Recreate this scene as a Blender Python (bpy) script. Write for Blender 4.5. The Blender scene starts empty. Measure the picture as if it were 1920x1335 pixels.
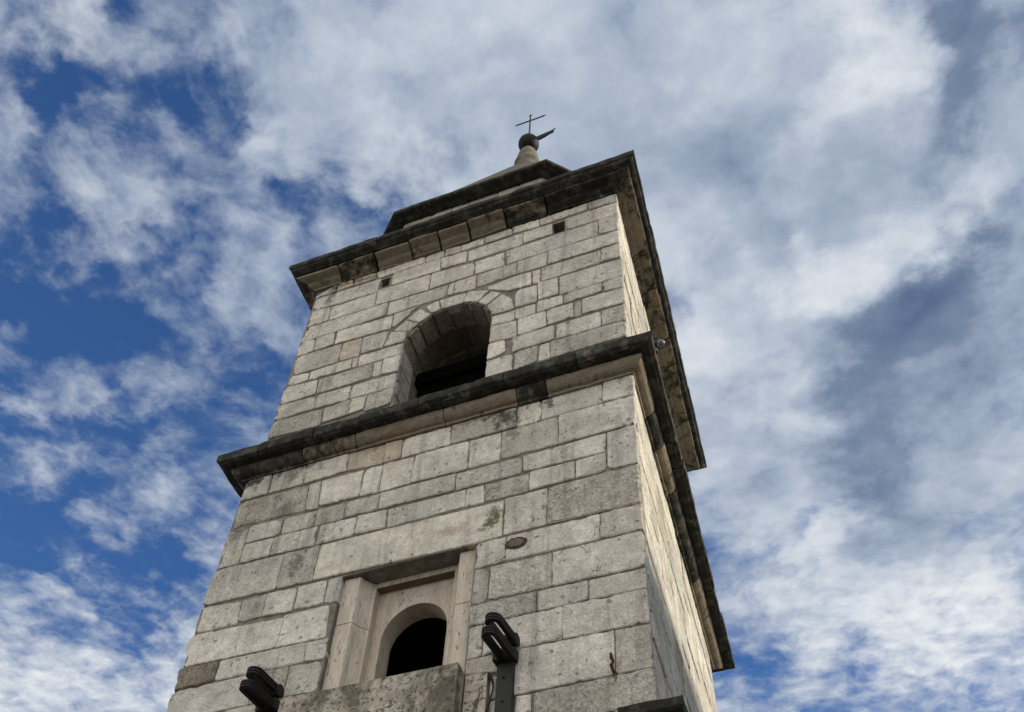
import bpy, bmesh, math, random
from mathutils import Vector, Matrix, noise
random.seed(7)
PI = math.pi
scene = bpy.context.scene
COL = scene.collection

# ------------------------------------------------------------------ camera
cam = bpy.data.cameras.new('camera')
cam.sensor_width = 36.0
cam.lens = 36.0 * 1900 / 1920
cam.clip_start = 0.05
cam.clip_end = 3000
camo = bpy.data.objects.new('camera', cam)
COL.objects.link(camo)
RW = Matrix(((0.9242589, 0.3794096, 0.0423531), (0.2706804, -0.7295075, 0.6281329), (0.2692165, -0.5690933, -0.7769525)))
camo.matrix_world = Matrix.Translation((7.521185, -7.692605, 1.6)) @ RW.transposed().to_4x4()
scene.camera = camo

# ------------------------------------------------------------------ exposure
scene.view_settings.view_transform = 'Standard'
scene.view_settings.look = 'None'
scene.view_settings.exposure = 0.0
scene.view_settings.gamma = 1.0

# ------------------------------------------------------------------ sun
SUN_EL = math.radians(29.0)
SUN_DIR = Vector((math.cos(SUN_EL) * 0.955, math.cos(SUN_EL) * 0.297, math.sin(SUN_EL)))
sl = bpy.data.lights.new('sun', 'SUN')
sl.energy = 5.0
sl.angle = math.radians(0.75)
sl.color = (1.0, 0.91, 0.73)
so = bpy.data.objects.new('sun', sl)
COL.objects.link(so)
so.location = (40, 12, 40)
so.rotation_euler = SUN_DIR.to_track_quat('Z', 'Y').to_euler()


# ------------------------------------------------------------------ node helper
class G:
    def __init__(self, nt):
        self.nt = nt

    def n(self, kind, **kw):
        nd = self.nt.nodes.new(kind)
        for k, v in kw.items():
            setattr(nd, k, v)
        return nd

    def put(self, sock, v):
        if isinstance(v, bpy.types.NodeSocket):
            self.nt.links.new(v, sock)
        elif isinstance(v, (int, float)) and sock.type == 'RGBA':
            sock.default_value = (v, v, v, 1)
        elif isinstance(v, (tuple, list)) and sock.type == 'RGBA' and len(v) == 3:
            sock.default_value = (*v, 1)
        else:
            sock.default_value = v

    def m(self, op, a, b=0.0, c=0.0, clamp=False):
        nd = self.n('ShaderNodeMath', operation=op, use_clamp=clamp)
        self.put(nd.inputs[0], a)
        self.put(nd.inputs[1], b)
        self.put(nd.inputs[2], c)
        return nd.outputs[0]

    def v(self, op, a, b=(0, 0, 0)):
        nd = self.n('ShaderNodeVectorMath', operation=op)
        self.put(nd.inputs[0], a)
        self.put(nd.inputs[1], b)
        return nd.outputs['Value'] if op in ('DISTANCE', 'LENGTH', 'DOT_PRODUCT') else nd.outputs[0]

    def noise(self, vec, scale, detail=4.0, rough=0.55, dist=0.0):
        nd = self.n('ShaderNodeTexNoise')
        self.put(nd.inputs['Vector'], vec)
        nd.inputs['Scale'].default_value = scale
        nd.inputs['Detail'].default_value = detail
        nd.inputs['Roughness'].default_value = rough
        nd.inputs['Distortion'].default_value = dist
        return nd.outputs['Fac']

    def voro(self, vec, scale, feature='F1', out='Distance'):
        nd = self.n('ShaderNodeTexVoronoi', feature=feature)
        self.put(nd.inputs['Vector'], vec)
        nd.inputs['Scale'].default_value = scale
        return nd.outputs[out]

    def ramp(self, x, a, b, lo=0.0, hi=1.0, smooth=True):
        nd = self.n('ShaderNodeMapRange', interpolation_type='SMOOTHSTEP' if smooth else 'LINEAR')
        self.put(nd.inputs[0], x)
        for i, t in enumerate((a, b, lo, hi)):
            self.put(nd.inputs[1 + i], t)
        return nd.outputs[0]

    def mix(self, f, a, b, mode='MIX'):
        nd = self.n('ShaderNodeMix', data_type='RGBA', blend_type=mode)
        self.put(nd.inputs[0], f)
        self.put(nd.inputs[6], a)
        self.put(nd.inputs[7], b)
        return nd.outputs[2]

    def scale(self, vec, s):
        return self.v('MULTIPLY', vec, s)

    def comb(self, x, y, z):
        nd = self.n('ShaderNodeCombineXYZ')
        for i, t in enumerate((x, y, z)):
            self.put(nd.inputs[i], t)
        return nd.outputs[0]


# ------------------------------------------------------------------ sky
SKY_COVER = [(-0.723, 0.445, 0.329, -0.28), (-1.057, 0.775, 0.356, -0.25), (-0.743, 0.718, 0.176, -0.2), (-0.687, 0.185, 0.066, -0.5), (-0.759, 0.299, 0.08, -0.35), (-0.877, 0.425, 0.115, -0.65), (-0.846, 0.458, 0.085, -0.45), (-0.519, 0.225, 0.043, -0.75), (-0.57, 0.185, 0.028, -0.5), (-0.606, 0.248, 0.066, -0.65), (-0.672, 0.21, 0.054, -0.45), (-0.665, 0.265, 0.044, -0.5), (-0.49, 0.281, 0.047, -0.6), (-0.461, 0.321, 0.036, -0.5), (-0.592, 0.342, 0.035, -0.6), (-0.478, 0.455, 0.037, -0.7), (-0.441, 0.477, 0.033, -0.55), (-0.601, 0.467, 0.035, -0.35), (-0.693, 0.456, 0.051, -0.4), (-0.752, 0.485, 0.068, -0.5), (-0.689, 0.543, 0.046, -0.5), (-0.906, 0.48, 0.072, -0.45), (-0.65, 0.608, 0.063, -0.5), (-0.813, 0.534, 0.04, -0.35), (-0.868, 0.551, 0.05, -0.3), (-1.038, 0.642, 0.103, -0.45), (-0.92, 0.719, 0.075, -0.45), (-0.869, 0.749, 0.056, -0.4), (-1.157, 0.752, 0.073, -0.4), (-1.119, 0.816, 0.096, -0.6), (-1.041, 0.793, 0.061, -0.3), (-1.078, 0.937, 0.078, -0.4), (-0.998, 0.938, 0.066, -0.4), (-1.244, 1.106, 0.097, -0.85), (-1.127, 1.021, 0.071, -0.5), (-0.819, 0.755, 0.056, -0.3), (-0.246, 1.501, 0.061, -0.7), (-0.097, 1.505, 0.053, -0.5), (-0.015, 1.556, 0.042, -0.5), (-0.102, 1.214, 0.04, -0.4), (-0.23, 1.303, 0.043, -0.3), (0.268, 0.493, 0.032, -0.5), (-0.617, 0.175, 0.063, 0.5), (-0.614, 0.207, 0.035, 0.35), (-0.715, 0.246, 0.063, 0.35), (-0.74, 0.414, 0.086, 0.5), (-0.801, 0.351, 0.078, 0.3), (-0.643, 0.322, 0.065, 0.35), (-0.592, 0.363, 0.065, 0.3), (-0.514, 0.351, 0.069, 0.4), (-0.59, 0.416, 0.061, 0.35), (-0.583, 0.548, 0.067, 0.45), (-0.727, 0.529, 0.047, 0.35), (-0.523, 0.496, 0.042, 0.25), (-0.624, 0.516, 0.044, 0.2), (-0.944, 0.582, 0.078, 0.4), (-0.859, 0.634, 0.07, 0.35), (-0.745, 0.655, 0.059, 0.3), (-1.026, 0.583, 0.054, 0.3), (-1.073, 0.733, 0.05, 0.3), (-1.04, 0.857, 0.074, 0.35), (-0.89, 0.835, 0.07, 0.45), (-1.185, 0.9, 0.068, 0.25), (-1.463, 1.134, 0.209, 0.9), (-1.193, 1.225, 0.148, 0.6), (-0.968, 1.047, 0.069, 0.4), (-0.368, 0.315, 0.126, 0.8), (-0.391, 0.433, 0.076, 0.5), (-0.196, 0.426, 0.176, 1.0), (-0.024, 0.431, 0.165, 1.0), (0.036, 0.654, 0.227, 1.1), (0.209, 0.65, 0.183, 1.1), (-0.034, 0.977, 0.276, 1.0), (0.192, 1.059, 0.25, 1.1), (0.111, 1.449, 0.218, 0.8), (-0.075, 1.357, 0.183, 0.6), (-0.159, 0.984, 0.13, 0.6), (-0.257, 0.316, 0.11, 0.8)]
SKY_BRIGHT = [(0.13, 0.799, 0.091, -0.6), (0.181, 0.778, 0.061, -0.45), (0.219, 0.866, 0.101, -0.45), (0.085, 0.85, 0.081, -0.4), (0.031, 1.0, 0.092, -0.45), (0.016, 1.08, 0.097, -0.4), (0.042, 0.907, 0.055, -0.4), (0.137, 0.923, 0.092, -0.35), (0.253, 0.539, 0.061, -0.55), (0.228, 0.494, 0.032, -0.4), (0.277, 0.502, 0.042, -0.5), (0.242, 0.596, 0.046, -0.35), (0.203, 0.613, 0.054, -0.3), (-0.042, 0.625, 0.058, -0.3), (0.037, 0.523, 0.064, -0.25), (-0.052, 0.509, 0.059, -0.25), (-0.147, 0.6, 0.066, -0.15), (0.039, 1.156, 0.092, -0.25), (0.063, 1.236, 0.116, -0.2), (0.05, 0.589, 0.061, 0.15), (0.024, 0.462, 0.061, 0.15), (0.143, 0.545, 0.052, 0.4), (0.205, 0.557, 0.034, 0.35), (0.13, 0.467, 0.038, 0.2), (0.044, 0.734, 0.055, 0.35), (0.083, 0.718, 0.054, 0.5), (0.144, 0.71, 0.052, 0.45), (0.229, 0.721, 0.058, 0.45), (-0.107, 0.796, 0.068, 0.25), (-0.004, 0.967, 0.049, 0.35), (0.029, 0.902, 0.039, 0.3), (-0.065, 0.925, 0.073, 0.2), (-0.108, 1.175, 0.087, 0.3), (-0.039, 1.212, 0.068, 0.35), (-0.125, 1.397, 0.145, 0.4), (0.054, 1.295, 0.09, 0.25), (0.159, 1.371, 0.113, 0.4), (0.057, 1.549, 0.152, 0.4), (0.172, 1.635, 0.132, 0.35), (-0.173, 1.034, 0.081, 0.2), (-0.407, 0.413, 0.069, 0.3), (-0.424, 0.325, 0.059, 0.1), (-0.368, 0.315, 0.057, 0.2), (-1.463, 1.134, 0.209, 0.5), (-1.202, 1.222, 0.148, 0.4), (-0.611, 0.177, 0.046, 0.15), (-0.874, 0.853, 0.05, 0.3), (-1.026, 0.593, 0.045, 0.3), (-0.509, 0.576, 0.059, 0.25), (-0.221, 0.342, 0.083, 0.1)]

world = bpy.data.worlds.new('World')
scene.world = world
world.use_nodes = True
wt = world.node_tree
wt.nodes.clear()
g = G(wt)
tc = g.n('ShaderNodeTexCoord').outputs['Generated']
sx = g.n('ShaderNodeSeparateXYZ')
wt.links.new(tc, sx.inputs[0])
dz = g.m('MAXIMUM', sx.outputs[2], 0.06)
P = g.comb(g.m('DIVIDE', sx.outputs[0], dz), g.m('DIVIDE', sx.outputs[1], dz), 0.0)   # point on a flat cloud layer overhead
warp = g.n('ShaderNodeTexNoise')
wt.links.new(P, warp.inputs['Vector'])
warp.inputs['Scale'].default_value = 5.0
warp.inputs['Detail'].default_value = 7
warp.inputs['Roughness'].default_value = 0.58
off = g.v('MULTIPLY', g.v('SUBTRACT', warp.outputs['Color'], (0.5, 0.5, 0.5)), (0.10, 0.10, 0.0))
PW = g.v('ADD', P, off)
PB = g.v('ADD', P, g.v('MULTIPLY', g.v('SUBTRACT', warp.outputs['Color'], (0.5, 0.5, 0.5)), (0.42, 0.42, 0.0)))
n1 = g.noise(P, 6.2, 14, 0.60, 0.0)
n2 = g.noise(g.v('ADD', PW, (3.7, 1.9, 0.4)), 14.0, 12, 0.56, 0.0)
n3 = g.noise(g.v('ADD', P, (9.1, 5.2, 0.0)), 3.2, 10, 0.55, 0.0)
n4 = g.noise(g.v('ADD', PW, (1.1, 7.2, 0.0)), 30.0, 8, 0.55, 0.0)


def blobs(lst, base, k):
    acc = base
    for x, y, r, w in lst:
        d = g.v('DISTANCE', PB, (x, y, 0.0))
        acc = g.m('ADD', acc, g.ramp(d, 0.0, r * 1.7, w * k, 0.0))
    return acc


cov = blobs(SKY_COVER, 0.05, 0.62)
cov = g.m('ADD', cov, g.m('MULTIPLY', g.m('SUBTRACT', n1, 0.5), 2.0))
cov = g.m('ADD', cov, g.m('MULTIPLY', g.m('SUBTRACT', n2, 0.5), 1.9))
cov = g.m('ADD', cov, g.m('MULTIPLY', g.m('SUBTRACT', n4, 0.5), 0.85))
alpha = g.m('ADD', g.ramp(cov, -0.60, 0.42, 0.0, 0.72), g.ramp(cov, 0.15, 0.80, 0.0, 0.28))
bri = blobs(SKY_BRIGHT, 0.46, 0.85)
bri = g.m('ADD', bri, g.m('MULTIPLY', g.m('SUBTRACT', n3, 0.5), 1.3))
bri = g.m('ADD', bri, g.m('MULTIPLY', g.m('SUBTRACT', n2, 0.5), 0.8))
low = g.ramp(g.v('LENGTH', P), 0.9, 1.6, 0.25, 1.0)          # small dappled puffs lower in the sky
bri = g.m('ADD', bri, g.m('MULTIPLY', g.m('MULTIPLY', g.m('SUBTRACT', n4, 0.5), 0.9), low))
bri = g.ramp(bri, -0.75, 1.12, 0.0, 1.0, False)
cr = g.n('ShaderNodeValToRGB')
wt.links.new(bri, cr.inputs[0])
els = cr.color_ramp.elements
els[0].position, els[0].color = 0.0, (0.09, 0.14, 0.26, 1)
els[1].position, els[1].color = 1.0, (0.82, 0.85, 0.88, 1)
e = els.new(0.64)
e.color = (0.405, 0.475, 0.59, 1)
e = els.new(0.36)
e.color = (0.185, 0.245, 0.36, 1)
# unseen sky behind the viewer, made brighter and warmer to light the shaded front
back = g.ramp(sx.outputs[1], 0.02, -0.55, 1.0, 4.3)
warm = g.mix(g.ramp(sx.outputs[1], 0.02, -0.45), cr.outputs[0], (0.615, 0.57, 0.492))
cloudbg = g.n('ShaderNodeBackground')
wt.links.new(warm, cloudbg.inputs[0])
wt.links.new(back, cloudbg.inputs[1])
sky = g.n('ShaderNodeTexSky', sky_type='NISHITA')
sky.sun_disc = False
sky.sun_elevation = SUN_EL
sky.sun_rotation = math.atan2(SUN_DIR.x, SUN_DIR.y)
sky.altitude = 200
sky.air_density = 1.0
sky.dust_density = 0.2
sky.ozone_density = 4.0
skybg = g.n('ShaderNodeBackground')
wt.links.new(g.mix(1.0, sky.outputs[0], (0.62, 0.92, 1.25), 'MULTIPLY'), skybg.inputs[0])
skybg.inputs[1].default_value = 0.105
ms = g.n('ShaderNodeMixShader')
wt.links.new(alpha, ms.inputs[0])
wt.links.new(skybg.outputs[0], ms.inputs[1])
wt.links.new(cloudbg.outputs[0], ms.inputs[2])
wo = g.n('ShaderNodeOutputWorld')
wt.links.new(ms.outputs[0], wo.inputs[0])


# ------------------------------------------------------------------ materials
def new_mat(name, rough=0.9, spec=0.2):
    m = bpy.data.materials.new(name)
    m.use_nodes = True
    nt = m.node_tree
    b = nt.nodes['Principled BSDF']
    b.inputs['Roughness'].default_value = rough
    b.inputs['Specular IOR Level'].default_value = spec
    return m, G(nt), b


def attr(g, name):
    return g.n('ShaderNodeAttribute', attribute_name=name)


def bump(g, b, height, strength, dist):
    nd = g.n('ShaderNodeBump')
    nd.inputs['Strength'].default_value = strength
    nd.inputs['Distance'].default_value = dist
    g.put(nd.inputs['Height'], height)
    g.nt.links.new(nd.outputs[0], b.inputs['Normal'])
    return nd


# stains that sit at one place on the walls: x, z, radius x, radius z, colour, strength
STAINS = [
    (3.78, 9.25, 0.10, 0.22, (0.10, 0.085, 0.03), 1.0),
    (3.70, 9.08, 0.12, 0.06, (0.10, 0.085, 0.03), 0.7),
    (3.80, 9.33, 0.20, 0.10, (0.14, 0.12, 0.07), 0.6),
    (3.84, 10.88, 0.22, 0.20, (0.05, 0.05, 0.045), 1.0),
    (3.98, 10.70, 0.10, 0.42, (0.09, 0.09, 0.085), 0.6),
    (1.24, 9.30, 0.16, 0.30, (0.09, 0.088, 0.085), 0.8),
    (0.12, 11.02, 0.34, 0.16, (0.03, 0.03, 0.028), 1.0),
    (0.78, 10.90, 0.14, 0.24, (0.09, 0.085, 0.08), 0.7),
    (1.22, 10.95, 0.12, 0.16, (0.10, 0.095, 0.09), 0.5),
    (0.86, 10.25, 0.26, 0.26, (0.12, 0.115, 0.105), 0.7),
    (0.20, 10.10, 0.22, 0.24, (0.12, 0.11, 0.10), 0.7),
    (0.44, 15.30, 0.16, 0.24, (0.12, 0.11, 0.085), 0.9),
    (0.70, 15.50, 0.40, 0.08, (0.10, 0.085, 0.07), 0.8),
    (5.13, 6.93, 0.035, 0.10, (0.12, 0.07, 0.04), 0.9),
    (5.38, 11.02, 0.10, 0.12, (0.13, 0.12, 0.11), 0.7),
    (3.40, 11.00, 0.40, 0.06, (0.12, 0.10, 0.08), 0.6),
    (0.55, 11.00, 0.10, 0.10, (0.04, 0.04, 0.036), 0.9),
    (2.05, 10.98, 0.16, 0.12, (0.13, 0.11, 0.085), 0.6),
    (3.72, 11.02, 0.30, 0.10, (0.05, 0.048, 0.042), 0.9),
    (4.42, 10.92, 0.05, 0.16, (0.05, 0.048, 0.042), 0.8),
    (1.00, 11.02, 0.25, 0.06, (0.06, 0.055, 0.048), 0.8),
    (1.10, 15.50, 0.25, 0.07, (0.12, 0.09, 0.07), 0.6),
    (0.48, 15.50, 0.05, 0.14, (0.05, 0.04, 0.03), 0.8),
    (3.30, 9.20, 0.30, 0.14, (0.30, 0.24, 0.185), 0.55),
]


def stone_material(name, stains=False, vstretch=(1, 1, 1), pit=1.0):
    m, g, b = new_mat(name, 0.92, 0.15)
    pos = g.n('ShaderNodeNewGeometry').outputs['Position']
    tint = attr(g, 'tint').outputs['Color']
    pr = g.n('ShaderNodeSeparateColor')
    g.nt.links.new(attr(g, 'props').outputs['Color'], pr.inputs[0])
    stain, rough, rnd = pr.outputs[0], pr.outputs[1], pr.outputs[2]
    seed = g.comb(g.m('MULTIPLY', rnd, 37.0), g.m('MULTIPLY', rnd, 91.0), g.m('MULTIPLY', rnd, 53.0))
    p = g.v('ADD', pos, seed)                      # every stone gets its own bit of texture
    ps = g.scale(p, vstretch)
    big = g.noise(p, 1.7, 6, 0.6, 0.4)
    mid = g.noise(ps, 8.0, 8, 0.65, 0.3)
    fine = g.noise(ps, 38.0, 5, 0.7)
    grain = g.noise(ps, 95.0, 3, 0.6)
    f = g.ramp(big, 0.28, 0.72, 0.80, 1.12)
    f = g.m('MULTIPLY', f, g.ramp(mid, 0.28, 0.72, 0.82, 1.13))
    f = g.m('MULTIPLY', f, g.ramp(fine, 0.28, 0.72, g.m('SUBTRACT', 0.82, g.m('MULTIPLY', rough, 0.32)), 1.15))
    f = g.m('MULTIPLY', f, g.ramp(grain, 0.28, 0.72, 0.82, 1.14))
    col = g.mix(1.0, tint, g.comb(f, f, f), 'MULTIPLY')
    # rain streaks that run on over several stones, and cloudy patches of dirt
    run = g.noise(g.scale(pos, (3.2, 3.2, 0.28)), 2.0, 7, 0.62, 0.3)
    wash = g.noise(pos, 0.9, 6, 0.6, 0.4)
    rf = g.m('MULTIPLY', g.ramp(run, 0.50, 0.70, 1.0, 0.68), g.ramp(wash, 0.35, 0.65, 1.06, 0.88))
    col = g.mix(1.0, col, g.comb(rf, rf, g.m('MULTIPLY', rf, 0.995)), 'MULTIPLY')
    # pinkish and yellowish veins
    vein = g.ramp(g.noise(ps, 3.1, 9, 0.7, 1.4), 0.52, 0.72, 0.0, 0.45)
    col = g.mix(vein, col, g.mix(1.0, col, (1.04, 0.90, 0.78), 'MULTIPLY'))
    # pits
    pits = g.ramp(g.noise(ps, 19.0, 4, 0.55), g.m('SUBTRACT', 0.675 - 0.03 * pit, g.m('MULTIPLY', rough, 0.05)), 0.72)
    pits2 = g.ramp(g.voro(g.v('ADD', p, g.scale(g.v('SUBTRACT', warpc(g, p, 7.0), (0.5, 0.5, 0.5)), (0.1, 0.1, 0.1))), 4.2), 0.05, 0.11, 1.0, 0.0)
    pall = g.m('MAXIMUM', pits, g.m('MULTIPLY', pits2, 0.8))
    col = g.mix(g.m('MULTIPLY', pall, 0.62), col, (0.085, 0.075, 0.062))
    # hairline cracks and chips
    crk = g.voro(g.v('ADD', p, g.scale(g.v('SUBTRACT', warpc(g, p, 2.4), (0.5, 0.5, 0.5)), (0.9, 0.9, 0.9))), 0.9, 'DISTANCE_TO_EDGE')
    crk = g.m('MULTIPLY', g.ramp(crk, 0.0, 0.010, 1.0, 0.0), g.ramp(g.noise(p, 1.1, 3), 0.59, 0.66))
    col = g.mix(g.m('MULTIPLY', crk, 0.35), col, (0.10, 0.09, 0.08))
    # dark lichen on the stones that carry it
    drip = g.noise(g.scale(p, (2.2, 2.2, 0.8)), 2.6, 9, 0.68, 0.6)
    lich = g.m('MULTIPLY', g.ramp(drip, g.m('SUBTRACT', 0.72, g.m('MULTIPLY', stain, 0.26)), 0.72), g.ramp(stain, 0.0, 0.3))
    col = g.mix(g.m('MULTIPLY', lich, 0.68), col, (0.075, 0.072, 0.066))
    if stains:
        xz = g.v('MULTIPLY', pos, (1, 0, 1))
        wob = g.scale(g.v('SUBTRACT', warpc(g, pos, 5.0), (0.5, 0.5, 0.5)), (0.35, 0.0, 0.35))
        xz = g.v('ADD', xz, wob)
        speck = g.noise(pos, 17.0, 8, 0.7)
        for (x, z, rx, rz, c, s) in STAINS:
            d = g.v('LENGTH', g.v('MULTIPLY', g.v('SUBTRACT', xz, (x - 0.005, 0, z)), (1 / rx, 0, 1 / rz)))
            k = g.m('ADD', g.m('SUBTRACT', 1.0, d), g.m('MULTIPLY', g.m('SUBTRACT', speck, 0.5), 2.6))
            col = g.mix(g.ramp(k, 0.05, 0.75, 0.0, s * 0.9), col, c)
    g.nt.links.new(col, b.inputs['Base Color'])
    h = g.m('ADD', g.m('MULTIPLY', fine, g.m('ADD', 0.35, g.m('MULTIPLY', rough, 1.1))), g.m('MULTIPLY', mid, g.m('ADD', 0.9, g.m('MULTIPLY', rough, 1.0))))
    h = g.m('ADD', h, g.m('MULTIPLY', grain, 0.14))
    h = g.m('SUBTRACT', h, g.m('MULTIPLY', pall, 0.9))
    h = g.m('SUBTRACT', h, g.m('MULTIPLY', crk, 0.8))
    bump(g, b, h, 1.0, 0.024)
    return m


def warpc(g, vec, scale):
    nd = g.n('ShaderNodeTexNoise')
    g.put(nd.inputs['Vector'], vec)
    nd.inputs['Scale'].default_value = scale
    nd.inputs['Detail'].default_value = 5
    return nd.outputs['Color']


def crust_material(name, tan=(0.285, 0.245, 0.182), black=(0.016, 0.016, 0.014)):
    """Moulded stone whose weathered faces carry a black and green crust."""
    m, g, b = new_mat(name, 0.9, 0.2)
    pos = g.n('ShaderNodeNewGeometry').outputs['Position']
    pr = g.n('ShaderNodeSeparateColor')
    g.nt.links.new(attr(g, 'props').outputs['Color'], pr.inputs[0])
    crust, rnd = pr.outputs[0], pr.outputs[2]
    p = g.v('ADD', pos, g.comb(g.m('MULTIPLY', rnd, 37.0), g.m('MULTIPLY', rnd, 91.0), g.m('MULTIPLY', rnd, 53.0)))
    big = g.noise(p, 2.3, 8, 0.66, 0.8)
    mid = g.noise(p, 9.0, 8, 0.7, 0.4)
    fine = g.noise(p, 42.0, 5, 0.7)
    tn = g.mix(g.ramp(mid, 0.3, 0.7), (tan[0] * 0.72, tan[1] * 0.68, tan[2] * 0.62), (tan[0] * 1.12, tan[1] * 1.12, tan[2] * 1.12))
    tn = g.mix(g.ramp(g.noise(p, 5.0, 7, 0.6, 1.0), 0.52, 0.7, 0.0, 0.6), tn, (tan[0] * 0.75, tan[1] * 0.52, tan[2] * 0.36))
    tn = g.mix(g.ramp(fine, 0.3, 0.7, 0.0, 0.35), tn, (tan[0] * 0.5, tan[1] * 0.5, tan[2] * 0.5))
    bk = g.mix(g.ramp(mid, 0.35, 0.7), black, (black[0] * 2.3, black[1] * 2.3, black[2] * 1.9))
    bk = g.mix(g.ramp(g.noise(p, 6.0, 7, 0.65), 0.47, 0.64, 0.0, 0.85), bk, (0.080, 0.081, 0.066))
    bk = g.mix(g.ramp(g.noise(p, 26.0, 4, 0.6), 0.66, 0.74, 0.0, 0.5), bk, (0.14, 0.135, 0.12))
    k = g.m('ADD', crust, g.m('ADD', g.m('MULTIPLY', g.m('SUBTRACT', big, 0.5), 1.7), g.m('MULTIPLY', g.m('SUBTRACT', mid, 0.5), 1.1)))
    drip = g.noise(g.scale(p, (6.0, 6.0, 0.9)), 1.6, 8, 0.65, 0.3)
    k = g.m('ADD', k, g.m('MULTIPLY', g.m('SUBTRACT', drip, 0.5), 1.1))
    col = g.mix(g.ramp(k, 0.30, 0.74), tn, bk)
    g.nt.links.new(col, b.inputs['Base Color'])
    h = g.m('ADD', g.m('MULTIPLY', fine, 0.5), mid)
    bump(g, b, h, 0.8, 0.02)
    return m


def travertine_material(name, stretch, dirt=0.0):
    m, g, b = new_mat(name, 0.85, 0.2)
    pos = g.n('ShaderNodeNewGeometry').outputs['Position']
    p = g.v('MULTIPLY', pos, stretch)
    a = g.noise(p, 2.0, 8, 0.65, 0.3)
    c = g.noise(p, 9.0, 6, 0.65)
    col = g.mix(g.ramp(a, 0.3, 0.7), (0.42, 0.365, 0.285), (0.60, 0.545, 0.46))
    col = g.mix(g.ramp(c, 0.3, 0.7, 0.0, 0.5), col, (0.37, 0.32, 0.25))
    hole = g.ramp(g.noise(p, 11.0, 4, 0.55, 0.2), 0.615, 0.68)
    col = g.mix(g.m('MULTIPLY', hole, 0.8), col, (0.13, 0.10, 0.075))
    if dirt:
        d = g.noise(g.v('MULTIPLY', pos, (1.0, 1.0, 0.6)), 2.2, 10, 0.72, 0.5)
        col = g.mix(g.ramp(d, 0.58 - 0.16 * dirt, 0.60, 0.0, 0.9), col, (0.085, 0.077, 0.058))
        d2 = g.noise(pos, 16.0, 6, 0.7)
        col = g.mix(g.ramp(d2, 0.53 - 0.02 * dirt, 0.62, 0.0, 0.85), col, (0.05, 0.045, 0.035))
    g.nt.links.new(col, b.inputs['Base Color'])
    h = g.m('SUBTRACT', g.m('MULTIPLY', c, 0.5), g.m('MULTIPLY', hole, 0.8))
    bump(g, b, h, 0.7, 0.012)
    return m


def plain_material(name, c1, c2, scale, rough=0.9, spec=0.2, metal=0.0, bdist=0.01, bstr=0.5):
    m, g, b = new_mat(name, rough, spec)
    pos = g.n('ShaderNodeNewGeometry').outputs['Position']
    n = g.noise(pos, scale, 8, 0.65, 0.3)
    n2 = g.noise(pos, scale * 6, 5, 0.6)
    col = g.mix(g.ramp(g.m('ADD', g.m('MULTIPLY', n, 0.7), g.m('MULTIPLY', n2, 0.3)), 0.3, 0.7), c1, c2)
    g.nt.links.new(col, b.inputs['Base Color'])
    b.inputs['Metallic'].default_value = metal
    bump(g, b, g.m('ADD', n, n2), bstr, bdist)
    return m


M = {}
M['stone'] = stone_material('limestone_ashlar', True)
M['sidestone'] = stone_material('limestone_side', False)
M['mortar'] = plain_material('lime_mortar', (0.10, 0.09, 0.073), (0.27, 0.25, 0.21), 5.0)
M['crust'] = crust_material('weathered_cornice')
M['vtrav'] = travertine_material('travertine_upright', (5.0, 5.0, 0.9))
M['htrav'] = travertine_material('travertine_flat', (1.0, 1.0, 4.0), 1.15)
M['htravc'] = travertine_material('travertine_slab', (1.0, 1.0, 5.5), 0.15)
M['roof'] = plain_material('roof_stone', (0.08, 0.073, 0.056), (0.19, 0.175, 0.135), 4.0, bdist=0.02)
M['ball'] = plain_material('dark_bronze', (0.007, 0.008, 0.007), (0.014, 0.015, 0.0135), 6.0, rough=0.6, spec=0.12)
M['iron'] = plain_material('wrought_iron', (0.025, 0.022, 0.02), (0.06, 0.045, 0.035), 20.0, rough=0.7, metal=0.3)
M['rust'] = plain_material('rusty_iron', (0.03, 0.016, 0.01), (0.10, 0.045, 0.022), 30.0, rough=0.9)
M['black'] = plain_material('black_powder_coat', (0.009, 0.009, 0.009), (0.014, 0.014, 0.014), 30.0, rough=0.6, spec=0.25, bstr=0.1)
M['anthracite'] = plain_material('anthracite_steel', (0.012, 0.0125, 0.0125), (0.020, 0.0205, 0.020), 14.0, rough=0.6, spec=0.3, bstr=0.15)
M['rubber'] = plain_material('black_rubber', (0.012, 0.012, 0.012), (0.02, 0.02, 0.02), 30.0, rough=0.6)
M['wood'] = plain_material('old_timber', (0.05, 0.038, 0.028), (0.11, 0.085, 0.06), 8.0)
M['tar'] = plain_material('tarred_timber', (0.002, 0.002, 0.002), (0.004, 0.0037, 0.0034), 8.0, rough=1.0, spec=0.0)  # near-black: shade of the dark belfry put into the timber colour
M['brown'] = plain_material('brown_stained_stone', (0.10, 0.065, 0.048), (0.19, 0.135, 0.10), 9.0)
M['ground'] = plain_material('square_paving', (0.13, 0.12, 0.105), (0.20, 0.185, 0.16), 0.8)
M['plaster'] = plain_material('ochre_plaster', (0.42, 0.34, 0.24), (0.52, 0.44, 0.33), 0.6)
M['tile'] = plain_material('clay_tile', (0.22, 0.10, 0.06), (0.34, 0.17, 0.10), 2.0)
gm, gg, gb = new_mat('clear_glass', 0.12, 0.5)
gb.inputs['Base Color'].default_value = (0.14, 0.145, 0.145, 1)
gb.inputs['Transmission Weight'].default_value = 0.5
gcol = gg.noise(gg.n('ShaderNodeNewGeometry').outputs['Position'], 40.0, 3)
gg.nt.links.new(gg.ramp(gcol, 0.3, 0.7, 0.3, 0.5), gb.inputs['Roughness'])
M['glass'] = gm

# ------------------------------------------------------------------ tower frame of reference
Z1, Z2 = 11.038, 15.576
SK, BF = -0.1124, 0.0056
W, D = 5.5, 6.151
BASE = Vector((2.40, 3.07, 0.0))


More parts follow.
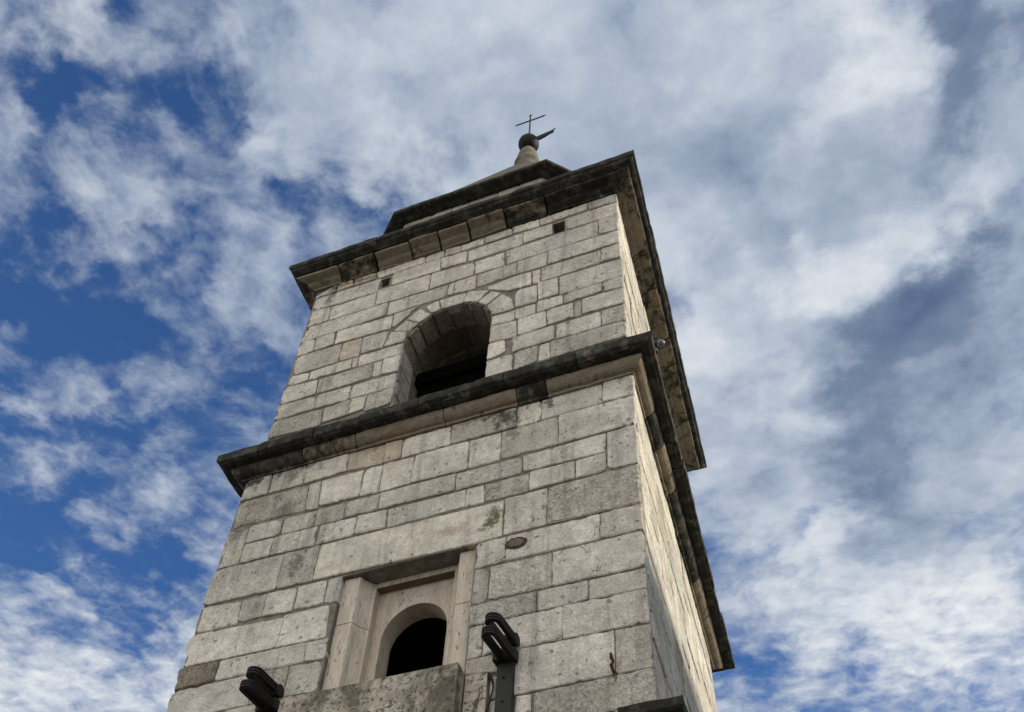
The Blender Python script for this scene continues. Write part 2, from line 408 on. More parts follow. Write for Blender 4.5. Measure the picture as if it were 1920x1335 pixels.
def TW(x, y, z):
    """Tower coordinates (x along the front, y into the tower) to the world: the plan is a little out of square, the front leans back a little."""
    y2 = y + BF * (z - Z1)
    return Vector((x + SK * y2, y2, z))


def finish(name, bm, mats, parent=None, origin=None, smooth=False):
    me = bpy.data.meshes.new(name)
    org = Vector(origin) if origin is not None else Vector((0, 0, 0))
    if origin is not None:
        bmesh.ops.translate(bm, verts=bm.verts, vec=-org)
    bm.to_mesh(me)
    bm.free()
    for mm in (mats if isinstance(mats, (list, tuple)) else [mats]):
        me.materials.append(mm)
    if smooth:
        for p in me.polygons:
            p.use_smooth = True
    o = bpy.data.objects.new(name, me)
    COL.objects.link(o)
    if parent is not None:
        o.parent = parent
    elif origin is not None:
        o.location = org
    return o


def empty(name, loc, label, cat, group=None):
    o = bpy.data.objects.new(name, None)
    o.empty_display_size = 0.3
    COL.objects.link(o)
    o.location = loc
    o['label'] = label
    o['category'] = cat
    if group:
        o['group'] = group
    return o


def layers(bm):
    return bm.loops.layers.float_color.get('tint') or bm.loops.layers.float_color.new('tint'), \
        bm.loops.layers.float_color.get('props') or bm.loops.layers.float_color.new('props')


def paint(bm, faces, tint, props, mi=0):
    a, b = layers(bm)
    for f in faces:
        f.material_index = mi
        for l in f.loops:
            l[a] = (*tint, 1.0)
            l[b] = (*props, 1.0)


def outline(poly, step=0.045, jit=0.0045, cut=0.02, inset=0.005, quoin=False):
    """Resampled, slightly ragged outline of a stone, its corners knocked off."""
    n = len(poly)
    area = sum(poly[i][0] * poly[(i + 1) % n][1] - poly[(i + 1) % n][0] * poly[i][1] for i in range(n))
    if area < 0:
        poly = poly[::-1]
    pts = []
    for i in range(n):
        a, b, c = Vector(poly[i - 1]), Vector(poly[i]), Vector(poly[(i + 1) % n])
        k = cut * random.uniform(0.4, 1.6)
        if random.random() < 0.12:
            k *= 2.6
        d1 = min(k, (a - b).length * 0.3)
        d2 = min(k * random.uniform(0.6, 1.4), (c - b).length * 0.3)
        p1, p2 = b + (a - b).normalized() * d1, b + (c - b).normalized() * d2
        pts += [p1, (p1 + p2) / 2 * 0.6 + b * 0.4, p2]
    res = []
    m = len(pts)
    for i in range(m):
        a, b = pts[i], pts[(i + 1) % m]
        L = (b - a).length
        k = max(1, int(L / step))
        for j in range(k):
            res.append(a.lerp(b, j / k))
    m = len(res)
    xs = [p.x for p in res]
    ys = [p.y for p in res]
    big = (max(xs) - min(xs)) * (max(ys) - min(ys)) > 0.04
    chips = [(random.choice(res), random.uniform(0.025, 0.075), random.uniform(0.006, 0.022)) for _ in range(random.choice((0, 1, 1, 2, 3)))] if (big and jit > 0.003) else []
    if jit > 0.003 and min(xs) < 0.13 and quoin:
        for p_ in res:
            if p_.x < min(xs) + 0.03 and random.random() < 0.16:
                chips.append((p_, random.uniform(0.05, 0.11), random.uniform(0.015, 0.045)))
    out = []
    for i in range(m):
        t = res[(i + 1) % m] - res[i - 1]
        nn = Vector((-t.y, t.x))
        if nn.length > 1e-9:
            nn.normalize()
        q = res[i]
        w = noise.noise(Vector((q.x * 9.0, q.y * 9.0, 3.3))) * jit * 1.2 + random.uniform(-jit, jit) * 0.6
        for c_, r_, d_ in chips:
            k_ = 1 - (q - c_).length / r_
            if k_ > 0:
                w += d_ * min(1.0, k_ * 1.8)
        out.append((q + nn * (inset + w), nn))
    return out


def stone(bm, poly, place, depth, tint, props, proud=None, inset=0.0038, jit=0.0070, quoin=False):
    """One ashlar block; place(u, v, d) puts face coordinates plus depth into the world."""
    if proud is None:
        proud = random.uniform(-0.011, 0.009)
    o = outline(poly, inset=inset, jit=jit, quoin=quoin)
    bev = random.uniform(0.008, 0.016)
    r0 = [bm.verts.new(place(p.x, p.y, depth)) for p, n in o]
    r1 = [bm.verts.new(place(p.x, p.y, proud + 0.009)) for p, n in o]
    tx, tz = random.uniform(-0.004, 0.004), random.uniform(-0.004, 0.004)
    r2 = [bm.verts.new(place(p.x + n.x * bev, p.y + n.y * bev, proud + tx * (i % 2))) for i, (p, n) in enumerate(o)]
    m = len(o)
    fs = []
    for i in range(m):
        j = (i + 1) % m
        fs.append(bm.faces.new((r0[i], r0[j], r1[j], r1[i])))
        fs.append(bm.faces.new((r1[i], r1[j], r2[j], r2[i])))
    fs.append(bm.faces.new(r2))
    paint(bm, fs, tint, props)


BASEC = (0.625, 0.585, 0.512)
KINDS = {  # tint factor, stain, rough
    'n': ((1, 1, 1), 0.12, 0.12), 'w': ((1.09, 1.085, 1.07), 0.05, 0.05), 'd': ((0.93, 0.925, 0.915), 0.2, 0.25),
    'D': ((0.83, 0.825, 0.81), 0.4, 0.35), 's': ((0.93, 0.93, 0.92), 0.7, 0.25), 'b': ((0.86, 0.79, 0.72), 0.25, 0.2),
    'r': ((1.06, 1.055, 1.04), 0.10, 0.8), 't': ((1.04, 1.02, 0.98), 0.02, 0.0), 'g': ((0.66, 0.66, 0.66), 0.1, 0.1),
    'R': ((0.60, 0.56, 0.50), 0.5, 1.0)}


def kind_look(k):
    f, s, r = KINDS[k]
    j = random.uniform(0.93, 1.05)
    h = random.uniform(-0.018, 0.018)
    return tuple(BASEC[i] * f[i] * j * (1 + h * (1, 0, -1.4)[i]) for i in range(3)), (s * random.uniform(0.6, 1.4), min(1, r * random.uniform(0.6, 1.8)), random.random())


def parse(txt):
    for line in txt.strip().split('\n'):
        k, *pts = line.split()
        yield k, [tuple(float(v) for v in p.split(',')) for p in pts]


def course_stones(bm, place, u0, u1, v0, v1, depth, hmin=0.28, hmax=0.46, skip=None, lean=None):
    v = v0
    while v < v1 - 0.05:
        h = random.uniform(hmin, hmax)
        if v + h > v1 - 0.2:
            h = v1 - v
        u = u0
        while u < u1 - 0.05:
            L = random.uniform(0.35, 1.25)
            if u + L > u1 - 0.3:
                L = u1 - u
            if not (skip and skip(u, v, u + L, v + h)):
                k = random.choices('nwdrsb', (12, 4, 3, 3, 1, 0.4))[0]
                t, p = kind_look(k)
                p = (min(1, p[0] + 0.08), min(1, p[1] + 0.35), p[2])
                t = tuple(min(0.72, c * 1.12) for c in t)
                stone(bm, [(u, v), (u + L, v), (u + L, v + h), (u, v + h)], place, depth, t, p)
            u += L
        v += h


def box_faces(bm, x0, x1, y0, y1, z0, z1, T=lambda x, y, z: Vector((x, y, z))):
    v = [bm.verts.new(T(*c)) for c in ((x0, y0, z0), (x1, y0, z0), (x1, y1, z0), (x0, y1, z0), (x0, y0, z1), (x1, y0, z1), (x1, y1, z1), (x0, y1, z1))]
    return [bm.faces.new([v[i] for i in q]) for q in ((3, 2, 1, 0), (4, 5, 6, 7), (0, 1, 5, 4), (1, 2, 6, 5), (2, 3, 7, 6), (3, 0, 4, 7))]


def bevel_box(bm, x0, x1, y0, y1, z0, z1, T=lambda x, y, z: Vector((x, y, z)), bev=0.008, mi=0, seg=2):
    b2 = bmesh.new()
    box_faces(b2, x0, x1, y0, y1, z0, z1)
    bmesh.ops.bevel(b2, geom=b2.edges[:], offset=bev, segments=seg, affect='EDGES', profile=0.5)
    vm = {v: bm.verts.new(T(*v.co)) for v in b2.verts}
    fs = []
    for f in b2.faces:
        nf = bm.faces.new([vm[v] for v in f.verts])
        nf.material_index = mi
        fs.append(nf)
    b2.free()
    return fs


def prism(bm, pts, a0, a1, place, mi=0):
    """pts: closed outline (u, v); extruded along a from a0 to a1; place(u, v, a)."""
    A = [bm.verts.new(place(u, v, a0)) for u, v in pts]
    B = [bm.verts.new(place(u, v, a1)) for u, v in pts]
    n = len(pts)
    fs = [bm.faces.new((A[i], A[(i + 1) % n], B[(i + 1) % n], B[i])) for i in range(n)]
    fs += [bm.faces.new(A[::-1]), bm.faces.new(B)]
    for f in fs:
        f.material_index = mi
    return fs


def tube(bm, pts, r, seg=8, cap=True):
    rings = []
    for i, p in enumerate(pts):
        t = (pts[min(i + 1, len(pts) - 1)] - pts[max(i - 1, 0)]).normalized()
        up = Vector((0, 0, 1)) if abs(t.z) < 0.9 else Vector((1, 0, 0))
        a = t.cross(up).normalized()
        b = t.cross(a)
        rr = r[i] if isinstance(r, (list, tuple)) else r
        rings.append([bm.verts.new(p + (a * math.cos(2 * PI * k / seg) + b * math.sin(2 * PI * k / seg)) * rr) for k in range(seg)])
    for i in range(len(rings) - 1):
        for k in range(seg):
            bm.faces.new((rings[i][k], rings[i][(k + 1) % seg], rings[i + 1][(k + 1) % seg], rings[i + 1][k]))
    if cap:
        bm.faces.new(rings[0][::-1])
        bm.faces.new(rings[-1])


def lathe(bm, prof, c, seg=32):
    rings = []
    for r, z in prof:
        rings.append([bm.verts.new(c + Vector((r * math.cos(2 * PI * k / seg), r * math.sin(2 * PI * k / seg), z))) for k in range(seg)])
    for i in range(len(rings) - 1):
        for k in range(seg):
            bm.faces.new((rings[i][k], rings[i][(k + 1) % seg], rings[i + 1][(k + 1) % seg], rings[i + 1][k]))
    bm.faces.new(rings[0][::-1])
    bm.faces.new(rings[-1])


def recalc(bm):
    bmesh.ops.recalc_face_normals(bm, faces=bm.faces[:])


# ------------------------------------------------------------------ ground
bm = bmesh.new()
bmesh.ops.create_grid(bm, x_segments=8, y_segments=8, size=400)
o = finish('ground', bm, M['ground'])
o['kind'] = 'structure'

# ------------------------------------------------------------------ bell tower
tower = empty('bell_tower', BASE, 'tall pale limestone bell tower with black weathered cornices and an octagonal cap', 'bell tower')
LOWER_STONES = '''d 0.02,9.526 1.026,9.518 1.029,8.971 -0.003,8.988
s 1.026,9.518 1.529,9.508 1.524,8.964 1.029,8.971
t 1.529,9.508 3.906,9.49 3.911,8.946 3.618,8.928 1.945,8.957 1.522,8.969
d 0.004,8.986 0.576,8.929 0.616,8.593 0.003,8.592
d 0.576,8.929 0.938,8.943 0.942,8.61 0.616,8.593
n 0.938,8.943 1.35,8.929 1.349,8.586 0.944,8.603
w 1.349,8.937 1.742,8.94 1.746,8.588 1.359,8.597
n 1.742,8.94 1.932,8.946 1.955,8.564 1.754,8.586
n -0.013,8.583 1.26,8.532 1.263,8.122 -0.012,8.132
w 1.258,8.564 1.846,8.563 1.885,8.109 1.261,8.128
R -0.011,8.13 0.527,8.12 0.541,7.853 0.029,7.833
n 0.54,8.117 1.651,8.11 1.673,7.843 0.541,7.853
n 1.651,8.11 1.927,8.099 1.929,7.827 1.679,7.842
n -0.03,7.827 1.049,7.844 1.108,7.441 0.045,7.431
r 1.049,7.844 1.51,7.839 1.513,7.451 1.108,7.441
d 1.51,7.839 1.917,7.829 1.916,7.439 1.513,7.451
n 0.05,7.419 0.813,7.44 0.843,7.163 0.036,7.144
n 0.813,7.44 1.513,7.451 1.534,7.137 0.838,7.144
n 1.513,7.451 1.916,7.439 1.907,7.24 1.517,7.243
d 0.012,10.158 0.333,10.149 0.346,9.553 0.025,9.532
n 0.354,10.15 0.853,10.14 0.866,9.854 0.364,9.857
n 0.86,10.138 1.326,10.134 1.336,9.857 0.866,9.854
n 0.351,9.853 0.79,9.839 0.797,9.543 0.363,9.541
n 0.795,9.845 1.411,9.842 1.431,9.522 0.797,9.543
D 0.024,10.677 1.098,10.638 1.136,10.185 0.073,10.211
s 1.103,10.644 1.294,10.648 1.342,10.152 1.143,10.183
g 1.332,10.14 1.743,10.143 1.76,9.856 1.343,9.855
d 1.749,10.141 2.231,10.135 2.227,9.855 1.766,9.862
n 1.449,9.846 1.96,9.84 1.967,9.531 1.436,9.527
n 1.966,9.838 2.374,9.824 2.385,9.522 1.974,9.529
n 2.231,10.132 3.248,10.131 3.251,9.849 2.232,9.859
n 2.38,9.83 3.407,9.823 3.414,9.545 2.398,9.519
w 3.407,9.823 3.648,9.826 3.658,9.525 3.415,9.537
D 3.648,9.824 4.207,9.824 4.206,9.527 3.657,9.53
n 3.916,9.515 4.435,9.518 4.429,8.96 3.919,8.96
r 4.438,9.513 5.494,9.531 5.498,8.946 4.429,8.957
n 3.963,8.94 5.035,8.946 5.026,8.586 3.966,8.588
D 5.035,8.946 5.498,8.946 5.501,8.577 5.026,8.586
n 3.612,8.931 3.961,8.941 3.964,8.588 3.613,8.572
r 3.797,8.565 4.502,8.556 4.5,8.107 3.791,8.121
n 4.504,8.555 5.501,8.577 5.496,8.101 4.505,8.112
g 3.613,8.573 3.79,8.568 3.789,8.096 3.602,8.093
r 3.599,8.09 4.342,8.101 4.344,7.84 3.609,7.832
n 4.348,8.099 4.9,8.094 4.896,7.842 4.349,7.838
n 4.9,8.094 5.495,8.095 5.498,7.836 4.896,7.842
d 3.609,7.832 3.772,7.832 3.778,7.439 3.614,7.439
n 3.772,7.832 4.623,7.84 4.62,7.445 3.785,7.449
n 4.623,7.84 5.498,7.836 5.496,7.435 4.62,7.445
d 3.608,7.434 3.974,7.443 3.992,7.22 3.617,7.265
n 3.985,7.44 5.145,7.436 5.132,6.947 4.003,6.936
d 5.145,7.442 5.496,7.435 5.499,6.945 5.137,6.951
w 4.157,6.936 4.321,6.935 4.323,6.718 4.151,6.719
r 4.342,6.925 5.503,6.944 5.503,6.589 4.343,6.567
n 3.879,7.192 3.988,7.186 3.992,6.936 3.895,6.939
n 3.895,6.939 3.992,6.936 3.994,6.728 3.904,6.735
s 0.073,11.092 0.448,11.071 0.462,10.686 0.034,10.681
s 0.454,11.078 0.986,11.054 1,10.693 0.466,10.684
w 0.991,11.061 1.619,11.042 1.637,10.706 1.008,10.691
b 1.618,11.051 2.163,11.031 2.181,10.67 1.637,10.706
b 2.157,11.04 2.411,11.035 2.423,10.676 2.177,10.67
n 1.298,10.645 1.916,10.636 1.917,10.165 1.345,10.189
w 1.922,10.643 2.182,10.661 2.194,10.154 1.922,10.171
w 2.177,10.67 2.63,10.645 2.631,10.165 2.191,10.161
w 2.632,10.661 3.379,10.651 3.394,10.151 2.631,10.165
n 3.379,10.651 3.811,10.651 3.818,10.161 3.393,10.154
w 2.418,11.032 3.097,11.033 3.114,10.681 2.423,10.676
s 3.104,11.031 3.994,11.038 4.004,10.67 3.114,10.681
w 4,11.062 4.321,11.049 4.324,10.684 4.001,10.672
n 4.328,11.047 5.122,11.075 5.112,10.696 4.324,10.684
n 5.128,11.073 5.521,11.059 5.507,10.681 5.112,10.696
d 3.817,10.657 4.544,10.666 4.555,10.181 3.815,10.17
n 4.55,10.672 5.512,10.671 5.508,10.174 4.555,10.166
n 4.117,10.127 5.142,10.155 5.133,9.84 4.127,9.859
n 5.148,10.16 5.507,10.167 5.5,9.538 5.14,9.539
d 3.248,10.131 4.104,10.131 4.109,9.849 3.257,9.847
n 4.208,9.831 4.764,9.827 4.757,9.546 4.206,9.534
n 4.77,9.825 5.133,9.84 5.129,9.536 4.763,9.537'''
UPPER_STONES = '''r 0.112,12.291 0.936,12.245 0.977,11.886 0.08,11.925
d 0.948,12.249 1.376,12.282 1.403,11.951 0.979,11.933
w 1.381,12.289 1.646,12.268 1.643,11.972 1.403,11.951
r 1.653,12.265 2.074,12.28 2.081,11.915 1.656,11.902
d 0.091,12.649 0.747,12.608 0.769,12.31 0.097,12.297
n 0.759,12.612 1.328,12.6 1.344,12.287 0.769,12.31
n 1.34,12.604 2.075,12.605 2.081,12.278 1.34,12.305
n 0.117,13.047 0.692,13.002 0.717,12.655 0.091,12.649
r 0.707,12.996 1.619,13.012 1.642,12.655 0.729,12.659
w 1.626,13.009 1.773,13.009 1.788,12.647 1.647,12.661
w 1.78,13.006 2.078,13.014 2.08,12.612 1.794,12.644
n 0.165,13.294 0.493,13.259 0.5,13.054 0.109,13.05
n 0.499,13.266 1.217,13.286 1.233,13.031 0.508,13.051
n 1.225,13.283 1.325,13.277 1.337,13.032 1.238,13.037
d 0.107,13.785 0.956,13.773 0.963,13.302 0.182,13.306
b 0.963,13.77 1.31,13.759 1.327,13.292 0.968,13.308
n 1.332,13.298 2.072,13.292 2.082,13.014 1.35,13.035
n 0.125,15.368 0.509,15.589 0.493,15.364 0.125,15.368
b 0.509,15.589 0.802,15.611 0.844,15.386 0.508,15.356
b 0.823,15.611 1.241,15.566 1.259,15.375 0.854,15.371
n 0.125,15.368 1.38,15.333 1.349,14.955 0.134,14.993
n 1.37,14.986 2.332,14.964 2.328,14.514 1.378,14.552
n 0.134,14.993 0.497,14.95 0.526,14.559 0.122,14.543
n 0.504,14.946 1.344,14.948 1.373,14.545 0.531,14.566
n 0.124,14.532 1.632,14.526 1.644,14.168 0.114,14.137
n 1.639,14.522 2.668,14.495 2.683,14.168 1.651,14.165
n 2.67,14.475 2.797,14.498 2.786,14.175 2.688,14.185
n 2.802,14.505 3.168,14.504 3.175,14.113 2.792,14.171
w 1.241,15.566 2.156,15.564 2.176,15.349 1.323,15.352
n 1.584,15.343 2.464,15.349 2.487,14.971 1.611,14.998
n 2.335,14.958 3.101,14.892 3.106,14.526 2.343,14.523
w 2.158,15.569 2.498,15.579 2.515,15.354 2.175,15.377
n 2.504,15.587 2.794,15.535 2.805,15.346 2.521,15.362
n 2.801,15.531 3.221,15.557 3.222,15.361 2.81,15.353
n 3.227,15.553 3.701,15.545 3.71,15.344 3.235,15.354
n 2.464,15.35 2.942,15.302 2.945,14.975 2.494,15.019
n 2.955,15.295 3.896,15.323 3.904,14.948 2.957,14.979
w 3.108,14.888 3.597,14.911 3.619,14.504 3.124,14.527
n 3.627,14.936 5.144,14.951 5.14,14.534 3.666,14.529
n 3.903,15.322 4.398,15.3 4.403,14.985 3.905,14.98
n 4.603,15.322 5.469,15.325 5.465,14.96 4.604,14.978
n 4.175,15.556 4.984,15.571 4.975,15.367 4.186,15.342
n 4.984,15.582 5.462,15.571 5.469,15.335 4.981,15.354
w 3.699,15.584 4.169,15.57 4.18,15.346 3.708,15.383
n 5.15,14.958 5.465,14.95 5.458,14.504 5.146,14.541
n 4.343,14.525 5.457,14.495 5.459,14.156 4.333,14.168
n 3.834,14.51 4.332,14.521 4.328,14.153 3.838,14.157
d 4.237,14.132 5.169,14.112 5.161,13.779 4.245,13.776
d 5.172,14.115 5.463,14.126 5.458,13.76 5.158,13.781
d 3.168,14.504 3.833,14.509 3.842,14.172 3.184,14.146
w 3.367,14.06 3.794,14.108 4.077,14.116 4.091,13.747 3.729,13.78 3.379,13.984
d 4.09,14.109 4.224,14.105 4.226,13.754 4.101,13.775
n 4.526,13.75 5.48,13.731 5.473,13.289 4.53,13.285
n 4.193,13.76 4.507,13.738 4.51,13.305 4.205,13.312
n 3.841,13.649 3.904,13.724 4.182,13.701 4.193,13.277 3.851,13.29
d 4.599,13.209 4.675,13.274 5.166,13.262 5.16,13.051 4.6,13.037
d 5.178,13.266 5.473,13.279 5.472,12.994 5.166,13.038
n 4.192,13.298 4.58,13.27 4.581,13.046 4.187,13.017
n 3.852,13.269 4.174,13.266 4.175,13.014 3.864,13.012
n 3.909,12.991 4.332,13.008 4.351,12.638 3.92,12.589
n 4.345,13.002 4.736,13.001 4.741,12.656 4.357,12.655
g 4.742,12.998 4.86,13.01 4.856,12.631 4.747,12.653
n 4.872,13.014 5.484,12.998 5.474,12.64 4.862,12.666
r 5.131,12.633 5.468,12.624 5.463,12.268 5.128,12.287
n 4.486,12.604 5.131,12.624 5.122,12.271 4.484,12.278
n 3.845,12.594 4.468,12.603 4.472,12.284 3.854,12.265
n 3.487,13.27 3.846,13.262 3.857,13.015 3.489,13.038
d 3.489,13.038 3.89,13 3.907,12.595 3.489,12.65
w 3.478,12.626 3.738,12.614 3.754,12.309 3.477,12.274
r 3.891,12.258 4.231,12.281 4.235,11.903 3.897,11.881
w 4.243,12.276 4.4,12.27 4.412,11.915 4.241,11.91
d 4.412,12.274 5.468,12.256 5.458,11.918 4.412,11.906
n 3.472,12.258 3.867,12.25 3.872,11.891 3.479,11.889
n 1.317,13.756 1.78,13.716 1.722,13.318 1.338,13.33
w 0.79,14.152 1.788,14.109 1.792,13.756 0.797,13.808
d 0.41,14.138 0.74,14.147 0.792,13.801 0.428,13.799
n 0.114,14.14 0.398,14.134 0.423,13.792 0.107,13.785
n 1.798,14.123 2.219,14.128 1.852,13.764 1.8,13.789'''
ARCH_STONES = '''w 2.351,14.048 2.549,14.121 2.62,13.862 2.47,13.815
n 2.574,14.118 3.038,14.115 2.983,13.862 2.625,13.869
n 3.049,14.119 3.422,13.96 3.233,13.739 2.995,13.856
w 3.434,13.944 3.611,13.809 3.382,13.603 3.239,13.745
n 3.642,13.757 3.79,13.547 3.847,13.28 3.494,13.291 3.388,13.6
n 2.248,14.057 2.464,13.806 2.272,13.697 2.04,13.884
w 2.033,13.876 2.178,13.741 2.13,13.554 1.847,13.673
n 2.195,13.722 2.274,13.685 2.142,13.57
n 1.807,13.659 2.108,13.548 2.071,13.301 1.733,13.321'''


# window and belfry openings
AX, AR, AS = 2.78, 0.70, 13.17        # belfry arch: centre, radius, springing height
WX, WR, WS = 2.80, 0.40, 8.20         # arch inside the lower window


def arch_outline(cx, r, spring, foot, n=20):
    return [(cx + r, foot)] + [(cx + r * math.cos(PI * i / n), spring + r * math.sin(PI * i / n)) for i in range(n + 1)] + [(cx - r, foot)]


def boolean_shell(name, outer, cutters, mat):
    def tmp(bm_):
        recalc(bm_)
        me = bpy.data.meshes.new('shell')
        bm_.to_mesh(me)
        bm_.free()
        o_ = bpy.data.objects.new('shell', me)
        COL.objects.link(o_)
        return o_
    a = tmp(outer)
    bs = [tmp(c) for c in cutters]
    for b_ in bs:
        md = a.modifiers.new('cut', 'BOOLEAN')
        md.operation = 'DIFFERENCE'
        md.solver = 'EXACT'
        md.object = b_
    dg = bpy.context.evaluated_depsgraph_get()
    dg.update()
    me = bpy.data.meshes.new_from_object(a.evaluated_get(dg))
    out = bmesh.new()
    out.from_mesh(me)
    for o_ in bs + [a]:
        bpy.data.objects.remove(o_, do_unlink=True)
    bpy.data.meshes.remove(me)
    return out


MI = 0.022   # mortar lies this far behind the stone faces


def core(lower):
    ob = bmesh.new()
    if lower:
        box_faces(ob, 0.03, W - MI, MI, D - MI, 0.0, Z1 + 0.02, TW)
    else:
        box_faces(ob, 0.077 + 0.02, 5.45 - MI, 0.055 + MI, 6.096 - MI, Z1 + 0.021, Z2 + 0.02, TW)
    cs = []
    if lower:
        c = bmesh.new()
        box_faces(c, 1.93, 3.595, -1.0, 0.62, 7.0, 8.935, TW)
        cs.append(c)
        c = bmesh.new()
        box_faces(c, 0.9, 4.6, 0.60, 5.2, 2.0, 10.4, TW)
        cs.append(c)
    else:
        c = bmesh.new()
        prism(c, arch_outline(AX, AR + 0.03, AS, Z1 + 0.45), -1.0, 1.3, lambda u, v, a: TW(u, a, v))
        cs.append(c)
        c = bmesh.new()
        box_faces(c, 1.0, 4.5, 1.25, 5.0, Z1 + 0.5, Z2 - 0.25, TW)
        cs.append(c)
        c = bmesh.new()
        box_faces(c, 4.405, 4.60, -1.0, 0.75, 14.985, 15.285, TW)
        cs.append(c)
        c = bmesh.new()
        box_faces(c, 1.33, 1.545, -1.0, 0.55, 15.06, 15.30, TW)
        cs.append(c)
    return boolean_shell('core', ob, cs, M['mortar'])


def add_core(bm, b2, mi):
    vm = {v: bm.verts.new(v.co) for v in b2.verts}
    fs = []
    for f in b2.faces:
        try:
            nf = bm.faces.new([vm[v] for v in f.verts])
        except ValueError:
            continue
        nf.material_index = mi
        fs.append(nf)
    b2.free()
    paint(bm, fs, (0.2, 0.18, 0.15), (0, 0, 0), mi)


front_lo = lambda u, v, d: TW(u, d, v)
front_up = lambda u, v, d: TW(u, 0.0547 + d, v)

# lower stage wall
bm = bmesh.new()
layers(bm)
for k, poly in parse(LOWER_STONES):
    t, p = kind_look(k)
    stone(bm, poly, front_lo, 0.17 if k == 't' else 0.10, t, p, proud=-0.004 if k == 't' else (0.006 if k == 'g' else None), jit=0.0015 if k == 't' else 0.0065, quoin=True)
course_stones(bm, front_lo, 0.0, W, 0.0, 6.60, 0.10)
right_lo = lambda u, v, d: TW(W - d, u, v)
left_lo = lambda u, v, d: TW(0.012 + d, u, v)
back_lo = lambda u, v, d: TW(u, D - d, v)
course_stones(bm, right_lo, 0.105, D - 0.01, 0.0, Z1, 0.09)
course_stones(bm, left_lo, 0.11, D - 0.01, 0.0, Z1, 0.09)
course_stones(bm, back_lo, 0.1, W - 0.1, 0.0, Z1, 0.09)
recalc(bm)
add_core(bm, core(True), 1)
finish('lower_wall', bm, [M['stone'], M['mortar']], tower, BASE)

# upper stage wall
bm = bmesh.new()
layers(bm)
for k, poly in parse(UPPER_STONES):
    t, p = kind_look(k)
    stone(bm, poly, front_up, 0.10, t, p, proud=0.007 if k == 'g' else None, quoin=True)
right_up = lambda u, v, d: TW(5.45 - d, u, v)
left_up = lambda u, v, d: TW(0.085 + d, u, v)
back_up = lambda u, v, d: TW(u, 6.096 - d, v)
course_stones(bm, right_up, 0.16, 6.09, Z1 + 0.3, Z2, 0.09)
course_stones(bm, left_up, 0.16, 6.09, Z1 + 0.3, Z2, 0.09)
course_stones(bm, back_up, 0.18, 5.35, Z1 + 0.3, Z2, 0.09)
recalc(bm)
add_core(bm, core(False), 1)
finish('upper_wall', bm, [M['stone'], M['mortar']], tower, BASE)

# belfry arch: voussoirs on the face, blocks lining the vault and the jambs
bm = bmesh.new()
layers(bm)
for k, poly in parse(ARCH_STONES):
    t, p = kind_look(k)
    stone(bm, poly, front_up, 0.16, t, p)
rows = [(0.078, 0.52, 0.0), (0.52, 0.92, 0.016), (0.92, 1.24, 0.010)]
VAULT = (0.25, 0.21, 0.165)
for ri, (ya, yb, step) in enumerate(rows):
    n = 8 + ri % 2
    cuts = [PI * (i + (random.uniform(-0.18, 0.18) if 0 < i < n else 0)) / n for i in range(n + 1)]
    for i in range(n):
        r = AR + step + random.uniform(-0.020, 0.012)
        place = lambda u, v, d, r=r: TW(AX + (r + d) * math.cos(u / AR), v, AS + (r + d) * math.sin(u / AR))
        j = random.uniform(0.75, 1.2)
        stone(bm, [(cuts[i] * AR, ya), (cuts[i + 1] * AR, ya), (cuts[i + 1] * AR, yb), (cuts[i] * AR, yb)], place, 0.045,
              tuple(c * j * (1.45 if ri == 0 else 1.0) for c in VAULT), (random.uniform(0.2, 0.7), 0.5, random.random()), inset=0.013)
    for side in (-1, 1):
        v = 11.49
        while v < AS - 0.02:
            h = random.uniform(0.26, 0.40)
            if v + h > AS - 0.16:
                h = AS - v
            x = AX + side * (AR + step + random.uniform(-0.008, 0.004))
            place = lambda u, vv, d, x=x, side=side: TW(x + side * d, u, vv)
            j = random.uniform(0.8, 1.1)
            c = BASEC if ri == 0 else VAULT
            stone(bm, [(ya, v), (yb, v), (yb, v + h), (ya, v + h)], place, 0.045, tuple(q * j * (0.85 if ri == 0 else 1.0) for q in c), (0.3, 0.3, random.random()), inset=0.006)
            v += h
recalc(bm)
finish('belfry_arch', bm, M['sidestone'], tower, BASE)

# heavy timber beam across the belfry opening, near-black boards added below to stand for interior shade
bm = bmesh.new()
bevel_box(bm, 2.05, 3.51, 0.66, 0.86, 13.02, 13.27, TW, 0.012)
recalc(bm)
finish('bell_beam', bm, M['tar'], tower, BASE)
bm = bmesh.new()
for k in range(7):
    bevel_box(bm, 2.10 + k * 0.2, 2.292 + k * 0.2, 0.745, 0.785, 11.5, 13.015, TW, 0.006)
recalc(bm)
finish('boarding', bm, M['tar'], tower, BASE)


